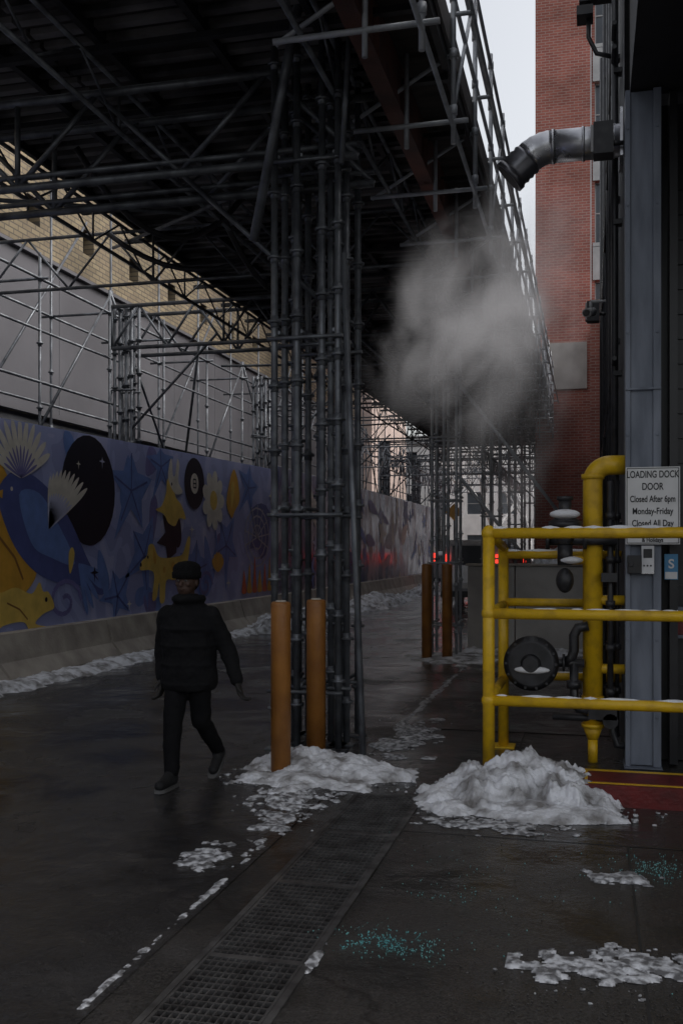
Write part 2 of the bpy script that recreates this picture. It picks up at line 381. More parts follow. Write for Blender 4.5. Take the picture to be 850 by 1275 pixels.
m=MB(); y=Y0
while y<34:
    for (a,b) in ((XL+.03,-4.7),(-4.66,-3.25),(-3.21,-1.8)):
        if random.random()<.85: m.box(a,b,y+.02,y+.11,6.12,6.176,0)
    y+=.22
m.obj('deck_ribs',CORR,S)
m=MB()
m.box(-1.72,-1.69,5.2,30,5.62,6.17); m.box(-1.78,-1.63,5.2,30,5.60,5.618)
for k in range(20): m.box(-1.689,-1.64,5.4+k*1.2,5.415+k*1.2,5.62,5.97)
m.obj('edge_beam',RUST,S)
m=MB(); m.box(-1.235,-1.205,5.2,40,6.16,6.42)
m.obj('toe_boards',mat('toe_board',(.2,.19,.19),(.12,.11,.11),rough=.7,scale=2),S)
m=MB(); k=0; y=5.4
while y<40:
    x=-1.18; hi=7.62
    m.tube((x,y,5.3),(x,y,hi+.12),.0245)
    for z in (5.6,6.1,6.6,7.1,7.6): m.tube((x,y,z-.04),(x,y,z+.04),.038,n=6)
    m.tube((-1.6,y,5.3),(-1.6,y,6.15),.022)
    m.tube((-2.3,y,5.5),(-1.05,y,5.5),.024); m.tube((-1.75,y+.1,6.5),(-1.0,y+.1,6.5),.022)
    m.tube((-2.3,y+.05,5.5),(-1.15,y+.05,6.15),.02)
    if k%2==0: m.tube((-1.18,y,5.6),(-1.18,y+1.7,7.6),.02)
    k+=1; y+=1.7
for z in (5.45,6.62,7.1,7.6): m.tube((-1.18,5,z),(-1.18,40,z),.022)
m.tube((-1.02,5,6.5),(-1.02,40,6.5),.02)
m.obj('edge_guardrail',STEEL_L,S)
m=MB()
for yy in (34,38,44,50):
    girder(m,(-8,yy),(-1.4,yy),4.6,5.3,.7,web=.016); 
    for x in (-8,-6,-4,-1.5): m.tube((x,yy,.1 if x<-7 or x>-2 else 4.6),(x,yy,6),.024)
for x in (-6.8,-3.4): girder(m,(x,33),(x,52),4.5,5.0,.8,web=.018)
m.tube((-2.07,15.8,4.4),(.1,17.3,1.5),.03); m.tube((-2.07,16.1,2.9),(-1.0,17.0,1.5),.03)
m.obj('lattice_portals',STEEL_L,S)

# ------------------------------------------------------------ scaffolding against the left building
S2=empty('facade_scaffolding')
m=MB(); y=6.9; k=0
while y<52:
    for x in (-8.25,-9.4):
        hi=8.6 if x<-9 else 6.3
        m.tube((x,y,.02),(x,y,hi),.0245)
        for z in (3.9,4.9,5.9): rosette(m,x,y,z)
    for z in (5.9,): m.tube((-9.6,y,z),(-8.1,y,z),.024)
    if k%3==0: m.tube((-8.25,y,3.6),(-8.25,y+2.4,6.3),.024)
    elif k%3==1: m.tube((-8.25,y,6.3),(-8.25,y+2.4,3.6),.024)
    if k%3==0: m.tube((-9.4,y,3.9),(-9.4,y+3.6,8.0),.024)
    k+=1; y+=2.3
for x in (-8.25,-9.4):
    for z in (4.3,5.9): m.tube((x,5,z),(x,53,z),.024)
for z in (5.1,): m.tube((-8.25,5,z),(-8.25,53,z),.022)
for y in (12.5,22,27): m.tube((-9.3,y,4.0),(-7.9,y-2.6,6.0),.03)
m.obj('tubes',STEEL,S2)

# ------------------------------------------------------------ concrete barriers under hoarding
m=MB(); y=5.0
while y<52:
    a,b=y+.02,y+3.0
    prof=[(-7.62,0),(-7.02,0),(-7.02,.08),(-7.18,.27),(-7.28,.62),(-7.62,.62)]
    m.ring_loft([[(x,a,z) for x,z in prof],[(x,b,z) for x,z in prof]],sm=False)
    y+=3.04
m.obj('concrete_barrier',CONC)

# ------------------------------------------------------------ mural hoarding
H=empty('mural_hoarding')
def ztop(y): return 3.2+.0205*y if y<23.54 else 3.78
def purple(name,c1,c2,c3):
    m,nt,b=new_mat(name); tc=N(nt,'ShaderNodeTexCoord')
    vo=N(nt,'ShaderNodeTexNoise'); vo.inputs['Scale'].default_value=1.1; vo.inputs['Detail'].default_value=1.5; vo.inputs['Distortion'].default_value=1.2
    nt.links.new(tc.outputs['Object'],vo.inputs['Vector'])
    cr=N(nt,'ShaderNodeValToRGB'); cr.color_ramp.interpolation='CONSTANT'
    e=cr.color_ramp.elements; e[0].color=c4(c1); e[0].position=0; e[1].position=.47; e[1].color=c4(c2); x=e.new(.58); x.color=c4(c3)
    nt.links.new(vo.outputs['Fac'],cr.inputs[0]); nt.links.new(cr.outputs[0],b.inputs['Base Color']); b.inputs['Roughness'].default_value=.45
    return m
MURB=purple('mural_ground',(.32,.36,.64),(.38,.43,.72),(.46,.49,.76))
m=MB()
pts=[4+i*2.44 for i in range(9)]
for i in range(8):
    a=pts[i]+.003; b=pts[i+1]-.003
    m.poly([(-7.5,a,.5),(-7.5,b,.5),(-7.5,b,ztop(b)),(-7.5,a,ztop(a))])
    m.poly([(-7.55,b,.5),(-7.55,a,.5),(-7.55,a,ztop(a)),(-7.55,b,ztop(b))])
    m.poly([(-7.5,a,ztop(a)),(-7.5,b,ztop(b)),(-7.55,b,ztop(b)),(-7.55,a,ztop(a))])
m.obj('panels',MURB,H)
def flat(name,c,r=.45): return mat(name,c,tuple(x*.82 for x in c),rough=r,scale=5)
ART={'or':flat('art_orange',(.78,.42,.06)),'ye':flat('art_yellow',(.86,.60,.14)),'nv':flat('art_navy',(.10,.13,.36)),
 'bk':flat('art_black',(.015,.015,.03)),'cr':flat('art_cream',(.80,.76,.68)),'bl':flat('art_blue',(.17,.28,.64)),
 'lv':flat('art_lavender',(.60,.62,.85)),'gr':flat('art_grey',(.5,.5,.58)),'rd':flat('art_red',(.7,.14,.05)),'br':flat('art_brown',(.34,.16,.05)),'dv':flat('art_deep_violet',(.22,.21,.48))}
AM={k:MB() for k in ART}
def cat(pts,n=5):
    out=[];L=len(pts)
    for i in range(L):
        p0,p1,p2,p3=[Vector(pts[(i+j-1)%L]) for j in range(4)]
        for s in range(n):
            t=s/n; out.append(.5*((2*p1)+(-p0+p2)*t+(2*p0-5*p1+4*p2-p3)*t*t+(-p0+3*p1-3*p2+p3)*t**3))
    return out
def shape(c,pts,layer,smooth=True):
    P=cat(pts) if smooth else [Vector(p) for p in pts]
    area=sum(P[i].x*P[(i+1)%len(P)].y-P[(i+1)%len(P)].x*P[i].y for i in range(len(P)))
    if area<0: P=P[::-1]
    x=-7.5+.0025*layer
    P=[Vector((p.x,min(p.y,ztop(p.x)-.01))) for p in P]
    AM[c].poly([(x,p.x,max(p.y,.52)) for p in P])
def disc(c,y,z,r,l,n=28): shape(c,[(y+r*math.cos(2*math.pi*i/n),z+r*math.sin(2*math.pi*i/n)) for i in range(n)],l,False)
def petal(c,y,z,a,L,w,l):
    ca,sa=math.cos(a),math.sin(a)
    pts=[(0,0),(L*.35,w*.8),(L*.8,w),(L,0),(L*.8,-w),(L*.35,-w*.8)]
    shape(c,[(y+p*ca-q*sa,z+p*sa+q*ca) for p,q in pts],l)
def leaf(c,y,z,r,a,l,n=5,inn=.45):
    pts=[]
    for i in range(n*2):
        rr=r*(1 if i%2==0 else inn)*(1+.25*math.sin(i*2.3)); t=a+math.pi*i/n
        pts.append((y+rr*math.cos(t),z+rr*math.sin(t)))
    shape(c,pts,l,False)
def stroke(c,pts,w,l):
    for i in range(len(pts)-1):
        a=Vector(pts[i]);b=Vector(pts[i+1]); d=(b-a).normalized(); n=Vector((-d.y,d.x))*w
        shape(c,[a-n,b-n,b+n,a+n],l,False)
for i in range(34):
    y=random.uniform(5,23); z=random.uniform(.8,3.3)
    petal(random.choice(['lv','bl','dv','bl']),y,z,random.uniform(0,6.28),random.uniform(.5,1.1),random.uniform(.10,.24),1+i*.03)
for (y,z,r,a) in ((15.4,2.7,.85,.3),(15.9,1.6,.8,1.1),(14.9,.95,.6,.7),(18.2,1.3,.8,.2),(19.9,1.8,.8,.9),(16.6,3.2,.6,.4),(21.3,3.1,.7,.1),(8.2,1.4,.9,.5)):
    leaf('bl',y,z,r,a,3,5,.4); 
    for q in range(5): stroke('nv',[(y,z),(y+r*.75*math.cos(a+q*1.257),z+r*.75*math.sin(a+q*1.257))],.018,4)
disc('bk',13.95,2.62,.85,4.5)
# big orange animal at the left
shape('or',[(10.2,2.9),(11.2,3.05),(11.8,2.6),(12.1,2.0),(12.45,1.4),(11.9,1.0),(11.2,.9),(10.2,.9)],4.8)
shape('br',[(10.9,2.5),(11.3,2.6),(11.5,2.2),(11.2,1.9),(10.8,2.0)],5.3); stroke('br',[(11.5,1.9),(11.9,1.6),(12.1,1.3)],.02,5.3)
# blue bird with spread wings
shape('nv',[(11.5,2.45),(11.9,2.78),(12.3,2.75),(12.8,2.55),(13.3,2.2),(13.9,1.55),(14.4,1.0),(13.5,1.2),(12.9,1.25),(12.3,1.45),(11.8,1.85)],5.6)
shape('bl',[(12.0,2.45),(12.5,2.5),(13.0,2.1),(13.5,1.5),(12.8,1.6),(12.3,1.8)],6)
shape('or',[(11.62,2.5),(11.4,2.44),(11.6,2.38)],6.4,False); disc('cr',11.82,2.52,.03,6.4)
for i in range(11): petal('cr',12.05,2.68,R(28+i*13),.84,.055,6.3+i*.06)
for i in range(11): petal('dv',12.05,2.68,R(28+i*13),.45,.02,7.1)
for i in range(10): petal('cr',12.75,2.0,R(30+i*6.3),1.30-.06*i,.05,7+i*.06)
for i in range(10): petal('lv',12.75,2.0,R(30+i*6.3),.75-.03*i,.03,7.8)
for i in range(5): petal('bl',13.6,1.5,R(-70+i*14),.85,.05,6.2+i*.05)
# squirrel
shape('ye',[(10.4,1.15),(10.9,1.45),(11.3,1.4),(11.5,1.15),(11.9,1.2),(12.3,1.1),(12.5,1.25),(12.6,1.12),(12.75,1.1),(12.9,.88),(12.6,.8),(12.4,.68),(12.75,.6),(12.3,.56),(12.1,.72),(11.6,.7),(11.4,.58),(11,.62),(10.5,.7)],8)
disc('bk',12.68,1.0,.035,8.6); petal('or',11.4,1.1,R(150),1.0,.2,8.3); stroke('br',[(11.7,1.0),(12.0,.9),(12.2,.75)],.012,8.7)
petal('ye',13.35,1.35,R(80),.4,.08,7)
# dog
shape('ye',[(15.72,1.36),(15.76,1.5),(15.98,1.6),(16.05,1.78),(16.25,1.8),(16.45,1.6),(16.8,1.56),(17.2,1.58),(17.55,1.64),(17.8,1.95),(17.92,1.9),(17.80,1.5),(17.62,1.2),(17.72,.82),(17.52,.80),(17.38,1.12),(17.1,1.15),(16.8,1.14),(16.72,.78),(16.52,.78),(16.5,1.12),(16.38,.85),(16.2,.84),(16.28,1.25),(16.1,1.35)],8)
disc('bk',16.02,1.58,.028,8.5); disc('bk',15.74,1.45,.035,8.5); petal('or',16.25,1.74,R(-75),.3,.06,8.4); disc('or',17.1,1.4,.09,8.4); disc('or',16.7,1.35,.06,8.4)
disc('bk',18.15,3.0,.5,5); disc('cr',18.15,3.0,.2,5.5)
stroke('bk',[(18.08,2.92),(18.22,2.92),(18.22,3.08),(18.08,3.08),(18.08,2.92)],.015,6); stroke('bk',[(18.08,3.0),(18.22,3.0)],.015,6)
shape('ye',[(16.35,2.42),(16.6,2.5),(16.8,2.75),(16.85,2.98),(17.05,3.05),(17.2,2.92),(17.22,2.7),(17.5,2.55),(17.7,2.3),(17.4,2.3),(17.2,2.15),(16.9,2.2),(16.7,2.35)],6.2); disc('bk',17.05,2.92,.03,6.6)
shape('cr',[(16.9,3.0),(16.95,3.3),(17.05,3.38),(17.1,3.1),(17.2,3.1),(17.3,3.4),(17.4,3.3),(17.35,3.0),(17.55,2.8),(17.2,2.75)],6.5)
for i in range(9): petal('cr',19.15,2.72,i*2*math.pi/9,.62,.14,6+i*.08)
disc('ye',19.15,2.72,.2,7.2)
for i in range(6): petal('or',19.4,1.25,R(40+i*20),.42,.08,6+i*.05)
stroke('bl',[(19.2,2.4),(19.35,1.8),(19.4,1.3)],.03,5)
shape('bk',[(17.1,2.1),(17.4,2.3),(17.5,1.9),(17.3,1.75)],6); leaf('bk',17.0,1.95,.5,.2,5.2,6,.6)
leaf('nv',22.2,2.2,.8,.5,4.7,6,.7)
shape('or',[(19.9,2.7),(20.1,3.2),(20.35,3.45),(20.6,3.2),(20.7,2.8),(20.4,2.55),(20.2,2.4)],6); petal('ye',20.2,2.6,R(80),.6,.1,6.5)
for i in range(9):
    a=R(-20+i*27); stroke('gr',[(21.9,2.0),(21.9+.9*math.cos(a),2.0+.75*math.sin(a))],.018,6)
for rr in (.35,.62,.85): stroke('gr',[(21.9+rr*math.cos(R(t)),2.0+rr*.8*math.sin(R(t))) for t in range(0,361,24)],.022,6.6)
for i in range(7):
    y=21+i*.36; shape('or' if i%2 else 'rd',[(y-.15,.75),(y-.1,1.0),(y,1.25+.15*(i%3)),(y+.1,.98),(y+.15,.75)],7+i*.1)
for (y,z,r,c) in ((14.35,3.1,.1,'lv'),(13.6,3.0,.07,'cr'),(14.1,1.35,.13,'bk'),(20.0,1.0,.14,'cr'),(22.9,3.0,.2,'cr'),(18.0,2.1,.12,'cr'),(8.5,2.6,.3,'cr'),(15.3,.8,.1,'cr'),(17.9,.9,.1,'cr')):
    leaf(c,y,z,r,.0,8,4,.25)
stroke('dv',[(13.2+.5*math.cos(t*.5)*(1-t/20),.95+.35*math.sin(t*.5)*(1-t/20)) for t in range(18)],.035,6)
stroke('dv',[(18.7+.4*math.cos(t*.5)*(1-t/20),1.0+.3*math.sin(t*.5)*(1-t/20)) for t in range(18)],.035,6)
rn=random.Random(5)
for i in range(60):
    y=rn.uniform(26.5,49); z=rn.uniform(.8,3.4)
    if rn.random()<.5: petal(rn.choice(['lv','bl','dv','gr','cr','gr']),y,z,rn.uniform(0,6.28),rn.uniform(.6,1.8),rn.uniform(.12,.35),4+i*.03)
    else: leaf(rn.choice(['gr','nv','lv','cr','bl']),y,z,rn.uniform(.3,.8),rn.uniform(0,3),4+i*.03,rn.choice([4,5,6]),.4)
for k in ART:
    if AM[k].f: AM[k].obj('painted_'+k,ART[k],H)
m=MB()
for i in range(9): m.box(-7.66,-7.56,pts[i]-.05,pts[i]+.05,.62,ztop(min(pts[i],23))-.05)
m.obj('posts',STEEL_D,H)
SH=empty('glossy_hoarding')
GLOSS=mat('glossy_panels',(.20,.22,.38),(.55,.55,.62),rough=.12,rough2=.35,metal=.2,scale=.9,detail=3,stretch=(1,1.6,.6),lo=.42,hi=.62,bump=.6,bscale=1.6)
m=MB(); y=23.56
while y<50: m.box(-7.55,-7.5+.004*math.sin(y*3),y,y+2.4,.5,3.78); y+=2.42
m.obj('panels',GLOSS,SH)

# ------------------------------------------------------------ walls with real openings
def wall(m,axis,pos,a0,a1,z0,z1,holes,nrm,depth=.18,mi=0,gl=1,fr=2,mull=True):
    As=sorted({a0,a1}|{h[0] for h in holes}|{h[1] for h in holes}); Zs=sorted({z0,z1}|{h[2] for h in holes}|{h[3] for h in holes})
    def P(a,z,d=0):
        return (pos-nrm*d,a,z) if axis=='y' else (a,pos-nrm*d,z)
    flip=(axis=='y')==(nrm>0)
    def q(a,b,c,d,mi):
        if flip: m.quad(a,b,c,d,mi)
        else: m.quad(d,c,b,a,mi)
    zi={z:i for i,z in enumerate(Zs)}; ai={a:i for i,a in enumerate(As)}
    blocked=set()
    for h in holes:
        for i in range(ai[h[0]],ai[h[1]]):
            for j in range(zi[h[2]],zi[h[3]]): blocked.add((i,j))
    for i in range(len(As)-1):
        for j in range(len(Zs)-1):
            if (i,j) in blocked: continue
            q(P(As[i],Zs[j]),P(As[i+1],Zs[j]),P(As[i+1],Zs[j+1]),P(As[i],Zs[j+1]),mi)
    for (a,b,c,d) in holes:
        q(P(a,c,depth),P(b,c,depth),P(b,d,depth),P(a,d,depth),gl)
        q(P(a,c),P(b,c),P(b,c,depth),P(a,c,depth),mi); q(P(a,d,depth),P(b,d,depth),P(b,d),P(a,d),mi)
        q(P(a,c),P(a,c,depth),P(a,d,depth),P(a,d),mi); q(P(b,c,depth),P(b,c),P(b,d),P(b,d,depth),mi)
        if mull:
            t=.04
            def bar(x0,x1,y0,y1):
                p=P(x0,y0,depth-.03); r=P(x1,y1,depth-.002)
                m.box(min(p[0],r[0]),max(p[0],r[0]),min(p[1],r[1]),max(p[1],r[1]),y0,y1,fr)
            bar(a+.002,a+t,c+.002,d-.002); bar(b-t,b-.002,c+.002,d-.002); bar(a+t,b-t,c+.002,c+t); bar(a+t,b-t,d-t,d-.002)
            bar(a+t,b-t,(c+d)/2-.02,(c+d)/2+.02)

B=empty('buff_brick_building')
m=MB(); holes=[]
for r_ in range(3):
    z=8.35+r_*1.5; y=6.4+(r_%2)*.9
    while y<47:
        holes.append((round(y,2),round(y+.5,2),round(z,2),round(z+.55,2))); y+=2.3
wall(m,'y',-11,-5,48,7.7,12.6,holes,1,.25,0,1,2,mull=False)
m.quad((-11,-5,12.6),(-11,48,12.6),(-40,48,12.6),(-40,-5,12.6),0)
m.quad((-11,48,0),(-40,48,0),(-40,48,12.6),(-11,48,12.6),0)
m.obj('brick_walls',[BRICKY,DOORM,FRAME],B)
m=MB(); y=-5
while y<48:
    m.box(-10.95,-10.9,y+.006,min(y+2.99,48),4.55,7.62); y+=3
m.box(-10.96,-10.8,-5,48,7.63,7.70); m.box(-10.96,-10.82,-5,48,4.44,4.54)
m.obj('cladding_panels',CLAD,B)
m=MB(); m.box(-10.99,-10.955,-5,48,0,4.43); m.obj('lower_wall',DARKW,B)

B=empty('red_brick_tower')
m=MB(); holes=[]
for k in range(9):
    z=5.2+k*3.2
    holes.append((.12,.62,round(z,2),round(z+2.0,2)))
wall(m,'x',33,-1.75,-.02,0,34,[],-1,.2)
wall(m,'x',33.12,.02,3,0,34,holes,-1,.2)
m.quad((-1.75,33,0),(-1.75,55,0),(-1.75,55,34),(-1.75,33,34),0) 
m.quad((-.02,33,0),(-.02,33.12,0),(-.02,33.12,34),(-.02,33,34),0)
m.box(-.019,.019,33.05,33.2,0,34,2)
m.quad((-1.75,33,34),(3,33.1,34),(3,55,34),(-1.75,55,34),0)
for k in range(9):
    z=5.2+k*3.2
    m.box(.06,.68,33.06,33.118,z-.12,z-.002,2); m.box(.06,.68,33.06,33.118,z+2.002,z+3.06,2)
m.obj('brick_walls',[BRICKR,GLASS,FRAME],B)
m=MB(); m.box(-1.5,-.12,32.9,32.996,6.9,8.4); m.obj('stone_band',CONCW,B)
m=MB(); m.box(-.02,2,29.5,32.8,0,8.9); m.obj('lower_wing',BRICKR,B)

B=empty('loading_dock_building')
m=MB()
RH=10.5
m.quad((.26,8.38,0),(.26,29,0),(.26,29,RH),(.26,8.38,RH))
m.quad((.26,29,0),(20,29,0),(20,29,RH),(.26,29,RH))
m.quad((.26,8.3,5.32),(.26,8.38,5.32),(.26,8.38,RH),(.26,8.3,RH))
m.quad((.26,8.3,RH),(20,8.3,RH),(20,29,RH),(.26,29,RH))
m.obj('side_wall',DARKW,B)
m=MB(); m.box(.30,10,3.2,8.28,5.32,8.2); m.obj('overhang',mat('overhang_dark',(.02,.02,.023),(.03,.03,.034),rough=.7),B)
m=MB()
m.box(.262,.30,8.10,8.36,.01,5.3); m.box(.47,.53,8.10,8.36,.01,5.3)
m.box(.262,.53,8.085,8.098,2.95,2.97); m.box(.25,.54,8.04,8.38,.002,.009)
for z in (.4,1.0,2.6,3.4,4.4,5.0):
    m.tube((.28,8.09,z),(.28,8.102,z),.012,n=6); m.tube((.50,8.09,z),(.50,8.102,z),.012,n=6)
m.obj('steel_column',GREYP,B,bevel=.004)
m=MB(); m.box(.302,.468,8.125,8.16,.02,5.29); m.obj('column_face',GREYP,B)
m=MB()
m.box(.535,10,8.45,8.6,.01,5.3)
for k in range(26): m.box(.68,5,8.43,8.448,.2+k*.2,.22+k*.2)
m.box(.60,.66,8.2,8.42,.02,5.3)
m.obj('dock_door',DOORM,B)
m=MB(); m.box(8,10,3.3,8.4,0,5.3); m.obj('bay_side_wall',DARKW,B)
m=MB(); m.box(-.04,4,6.87,7.30,.0,.145,0); m.box(-.06,4,6.83,6.868,.0,.142,1); m.box(-.062,-.041,6.87,7.3,0,.142,1)
m.box(-.02,4,6.9,7.22,.1455,.149,1)
m.obj('dock_kerb',[YEL,REDP],B)
m=MB()
for (y,r,z0,z1) in ((8.9,.03,.2,8),(9.5,.022,.6,9),(10.4,.03,.3,10),(12,.03,.2,10.3),(14.5,.04,.1,10.3),(18,.05,.1,10.3)):
    m.tube((.20,y,z0),(.20,y,z1),r)
    z=z0+.4
    while z<z1: m.box(.19,.258,y-.05,y+.05,z,z+.04); z+=1.3
for z in (3.3,5.9,6.1): m.tube((.19,8.6,z),(.19,20,z),.02)
m.path([(.2,9.0,6.0),(.05,9.0,6.05),(-.02,9.0,6.2),(-.02,9,6.5)],.02); m.box(-.1,.2,8.95,9.05,6.5,6.56); m.box(-.12,.02,8.9,9.1,6.36,6.44)
m.obj('conduits',BLACKM,B)
def flood(y,z,x=.02):
    m=MB(); m.box(x-.02,x+.14,y-.09,y+.09,z,z+.26,0); m.box(x-.04,x-.021,y-.08,y+.08,z+.02,z+.24,1); m.tube((x+.1,y,z+.1),(.26,y,z+.1),.02,mi=0)
    return m.obj('wall_floodlight',[BLACKM,FRAME])
flood(8.5,4.95,.04); flood(13.5,4.7,-.03)
# small security camera on a bracket
m=MB(); m.tube((.26,12.6,4.75),(.0,12.6,4.75),.018,n=8); m.tube((.0,12.6,4.75),(.0,12.6,4.66),.02,n=8)
m.tube((.02,12.75,4.66),(-.05,12.35,4.56),.055,n=14); m.tube((-.052,12.34,4.558),(-.056,12.32,4.552),.04,n=14,mi=1)
m.obj('security_camera',[FRAME,INK])

m=MB(); yv=8.75; zv=5.17; r=.135
m.tube((.26,yv,zv),(-.32,yv,zv),r,n=28,mi=0)
for x in (.2,-.05,-.30): m.tube((x,yv,zv),(x-.025,yv,zv),r+.008,n=28,mi=0)
a=arc((-.32,yv,zv-.30),.30,R(90),R(132),8,(1,0,0),(0,0,1))
rr=[r+.004*(i%2) for i in range(9)]
m.path(a,rr,n=28,mi=0)
e=Vector(a[-1]); d=Vector((-math.cos(R(42)),0,-math.sin(R(42))))
pts2=[e+d*(.026*i) for i in range(8)]
m.path(pts2,[r+.012*(i%2) for i in range(8)],n=28,mi=1)
t=Vector(pts2[-1]); m.tube(t+d*.001,t+d*.05,r+.018,n=28,mi=1); m.tube(t+d*.045,t+d*.052,r-.01,n=28,mi=2)
m.box(.235,.258,yv-.2,yv+.2,zv-.2,zv+.2,0)
m.obj('exhaust_duct',[CHROME,RUBBER,INK])

# ------------------------------------------------------------ yellow pipe railing
Y=empty('yellow_guard_rail')
m=MB(); r=.04
px,py=-.735,7.44
def post(x,y,h): 
    m.tube((x,y,0),(x,y,h),.045,n=16); m.sphere((x,y,h),.047,n=16,m=8)
post(px,py,1.84); post(px,8.72,1.70); post(1.75,py,1.84)
for z in (1.825,1.23,.585):
    m.tube((px,py,z),(1.75,py,z),r,n=16); m.sphere((px,py,z),.055,n=14,m=8)
    m.tube((px,py,z),(px,8.72,z-.1 if z>1.5 else z),r*.9,n=14)
for z in (1.66,1.25,.62): m.tube((px,8.72,z),(.25,8.72,z),r*.9,n=14); 
for y in (py,8.72): m.box(px-.1,px+.1,y-.1,y+.1,0,.012)
m.obj('rails',YEL,Y)
m=MB()
def snowline(x0,x1,y,z,r0=.022):
    x=x0
    while x<x1:
        L=random.uniform(.08,.35); b=min(x+L,x1); n=6; P=[];Rr=[]
        for i in range(n+1):
            P.append((x+(b-x)*i/n,y,z)); Rr.append(r0*(.35+.9*math.sin(math.pi*(i+.3)/(n+.6)))*(1+.3*random.random()))
        m.path(P,Rr,n=8); x=b+ (random.uniform(0,.4) if random.random()<.5 else -.01)
snowline(px,1.7,py,1.858,.015); snowline(px+.3,.6,py,1.264,.008); snowline(px+.05,.8,py,.617,.013); snowline(px,.2,8.72,1.69,.014); snowline(px,.2,8.72,.648,.01)
m.obj('snow_on_rails',SNOWC,Y)
m=MB(); X,Yp=.015,8.25; r=.078
P=[(X,Yp,.28),(X,Yp,2.25)]+[tuple(v) for v in arc((X+.13,Yp,2.25),.13,R(180),R(90),8,(1,0,0),(0,0,1))][1:]+[(.262,Yp,2.38)]
m.path(P,r,n=20); m.tube((X,Yp,.28),(X,Yp,.18),r,.04,n=20); m.tube((X,Yp,.18),(X,Yp,0),.04,n=14)
m.tube((X,Yp,2.27),(X,Yp,2.31),r+.012,n=20); m.tube((X,Yp,.50),(X,Yp,.53),r+.012,n=20); m.tube((X,Yp,.28),(X,Yp,.31),r+.012,n=20)
m.tube((X,Yp,1.3),(.26,Yp,1.3),.04,n=12); m.tube((X,Yp,.75),(.26,Yp,.75),.04,n=12); m.tube((X,Yp,1.62),(-.25,Yp,1.62),.035,n=12)
m.obj('gas_riser_pipe',YEL)
Gm=empty('gas_regulator')
m=MB()
m.tube((-.46,8.02,.80),(-.46,8.12,.80),.215,n=36); m.tube((-.46,7.99,.80),(-.46,8.02,.80),.17,.215,n=36); m.tube((-.46,8.12,.80),(-.46,8.2,.80),.215,.12,n=36)
m.tube((-.46,7.95,.80),(-.46,7.99,.80),.06,.08,n=20)
for k in range(14):
    t=2*math.pi*k/14; x=-.46+.195*math.cos(t); z=.8+.195*math.sin(t); m.tube((x,8.0,z),(x,8.025,z),.012,n=6)
m.tube((-.46,8.15,.80),(-.05,8.15,.80),.035,n=12); m.tube((-.22,8.15,.80),(-.2,8.15,.80),.07,n=16)
m.path([(-.20,8.15,.80),(-.15,8.15,.84),(-.13,8.15,.9),(-.13,8.15,1.02),(-.10,8.15,1.08),(-.02,8.15,1.1)],.04,n=12)
m.path([(-.13,8.15,.80),(-.13,8.15,.5),(-.10,8.15,.44),(-.02,8.15,.42)],.035,n=12)
m.tube((-.13,8.15,.60),(-.13,8.15,.66),.06,n=12)
m.tube((-.20,8.15,1.58),(-.20,8.15,1.74),.06,n=16); m.sphere((-.20,8.15,1.80),.085,.085,.075); m.tube((-.20,8.15,1.88),(-.20,8.15,1.93),.13,n=24)
m.tube((-.20,8.15,1.93),(-.20,8.15,1.96),.13,.07,n=24); m.tube((-.20,8.15,1.96),(-.20,8.15,2.10),.05,n=16); m.tube((-.20,8.15,2.1),(-.2,8.15,2.13),.065,n=12)
m.tube((-.33,8.15,1.78),(.2,8.15,1.78),.04,n=12); m.tube((-.35,8.15,1.78),(-.32,8.15,1.78),.075,n=14); m.tube((-.06,8.15,1.78),(-.03,8.15,1.78),.075,n=14)
m.tube((-.12,8.1,1.98),(-.28,8.1,1.98),.03,n=10)
m.sphere((-.20,8.12,1.46),.07,.07,.10)
for (x,y,z0,z1,rr) in ((.15,8.2,.35,2.25,.025),(.205,8.3,.2,2.3,.018),(.10,8.45,.3,1.4,.022)):
    m.tube((x,y,z0),(x,y,z1),rr,n=10)
    for z in (.55,.9,1.25,1.6,1.95): 
        if z<z1: m.tube((x,y,z),(x,y,z+.05),rr+.014,n=10)
m.path([(.15,8.2,.4),(.17,8.2,.25),(.2,8.2,.15),(.26,8.2,.15)],.028,n=10)
m.box(-.02,.2,8.12,8.2,.36,.44); m.box(.08,.2,8.1,8.2,1.45,1.52)
m.tube((.15,8.12,.35),(.15,8.2,.35),.06,n=12); m.tube((-.3,8.2,.36),(.2,8.2,.36),.028,n=10)
m.obj('valves_and_pipes',BLACKM,Gm)
m=MB(); m.sphere((-.45,7.985,.755),.14,.035,.03,n=18,m=8); m.sphere((-.20,8.08,1.985),.12,.09,.04,n=16,m=8); m.sphere((-.15,8.12,1.62),.09,.06,.03)
m.sphere((-.14,8.15,.475),.06,.05,.02)
m.obj('snow_caps',SNOWC,Gm)

# ------------------------------------------------------------ signs on the column
SG=empty('loading_dock_sign')
m=MB(); m.box(.262,.665,8.055,8.062,1.745,2.345,0); m.obj('panel',WHITE,SG,bevel=.002)
m=MB(); x0,x1,z0,z1=.270,.657,1.753,2.337; t=.005
m.box(x0,x1,8.052,8.0545,z0,z0+t); m.box(x0,x1,8.052,8.0545,z1-t,z1); m.box(x0,x0+t,8.052,8.0545,z0+t,z1-t); m.box(x1-t,x1,8.052,8.0545,z0+t,z1-t)
m.obj('border',INK,SG)
def text(s,x,y,z,size,parent,matl,bold=.0008,sx=1):
    c=bpy.data.curves.new('lettering','FONT'); c.body=s; c.align_x='CENTER'; c.size=size; c.extrude=.0006; c.offset=bold
    c.materials.append(matl); o=bpy.data.objects.new('lettering',c); o.location=(x,y,z); o.rotation_euler=(R(90),0,0); o.scale=(sx,1,1); COL.objects.link(o); o.parent=parent
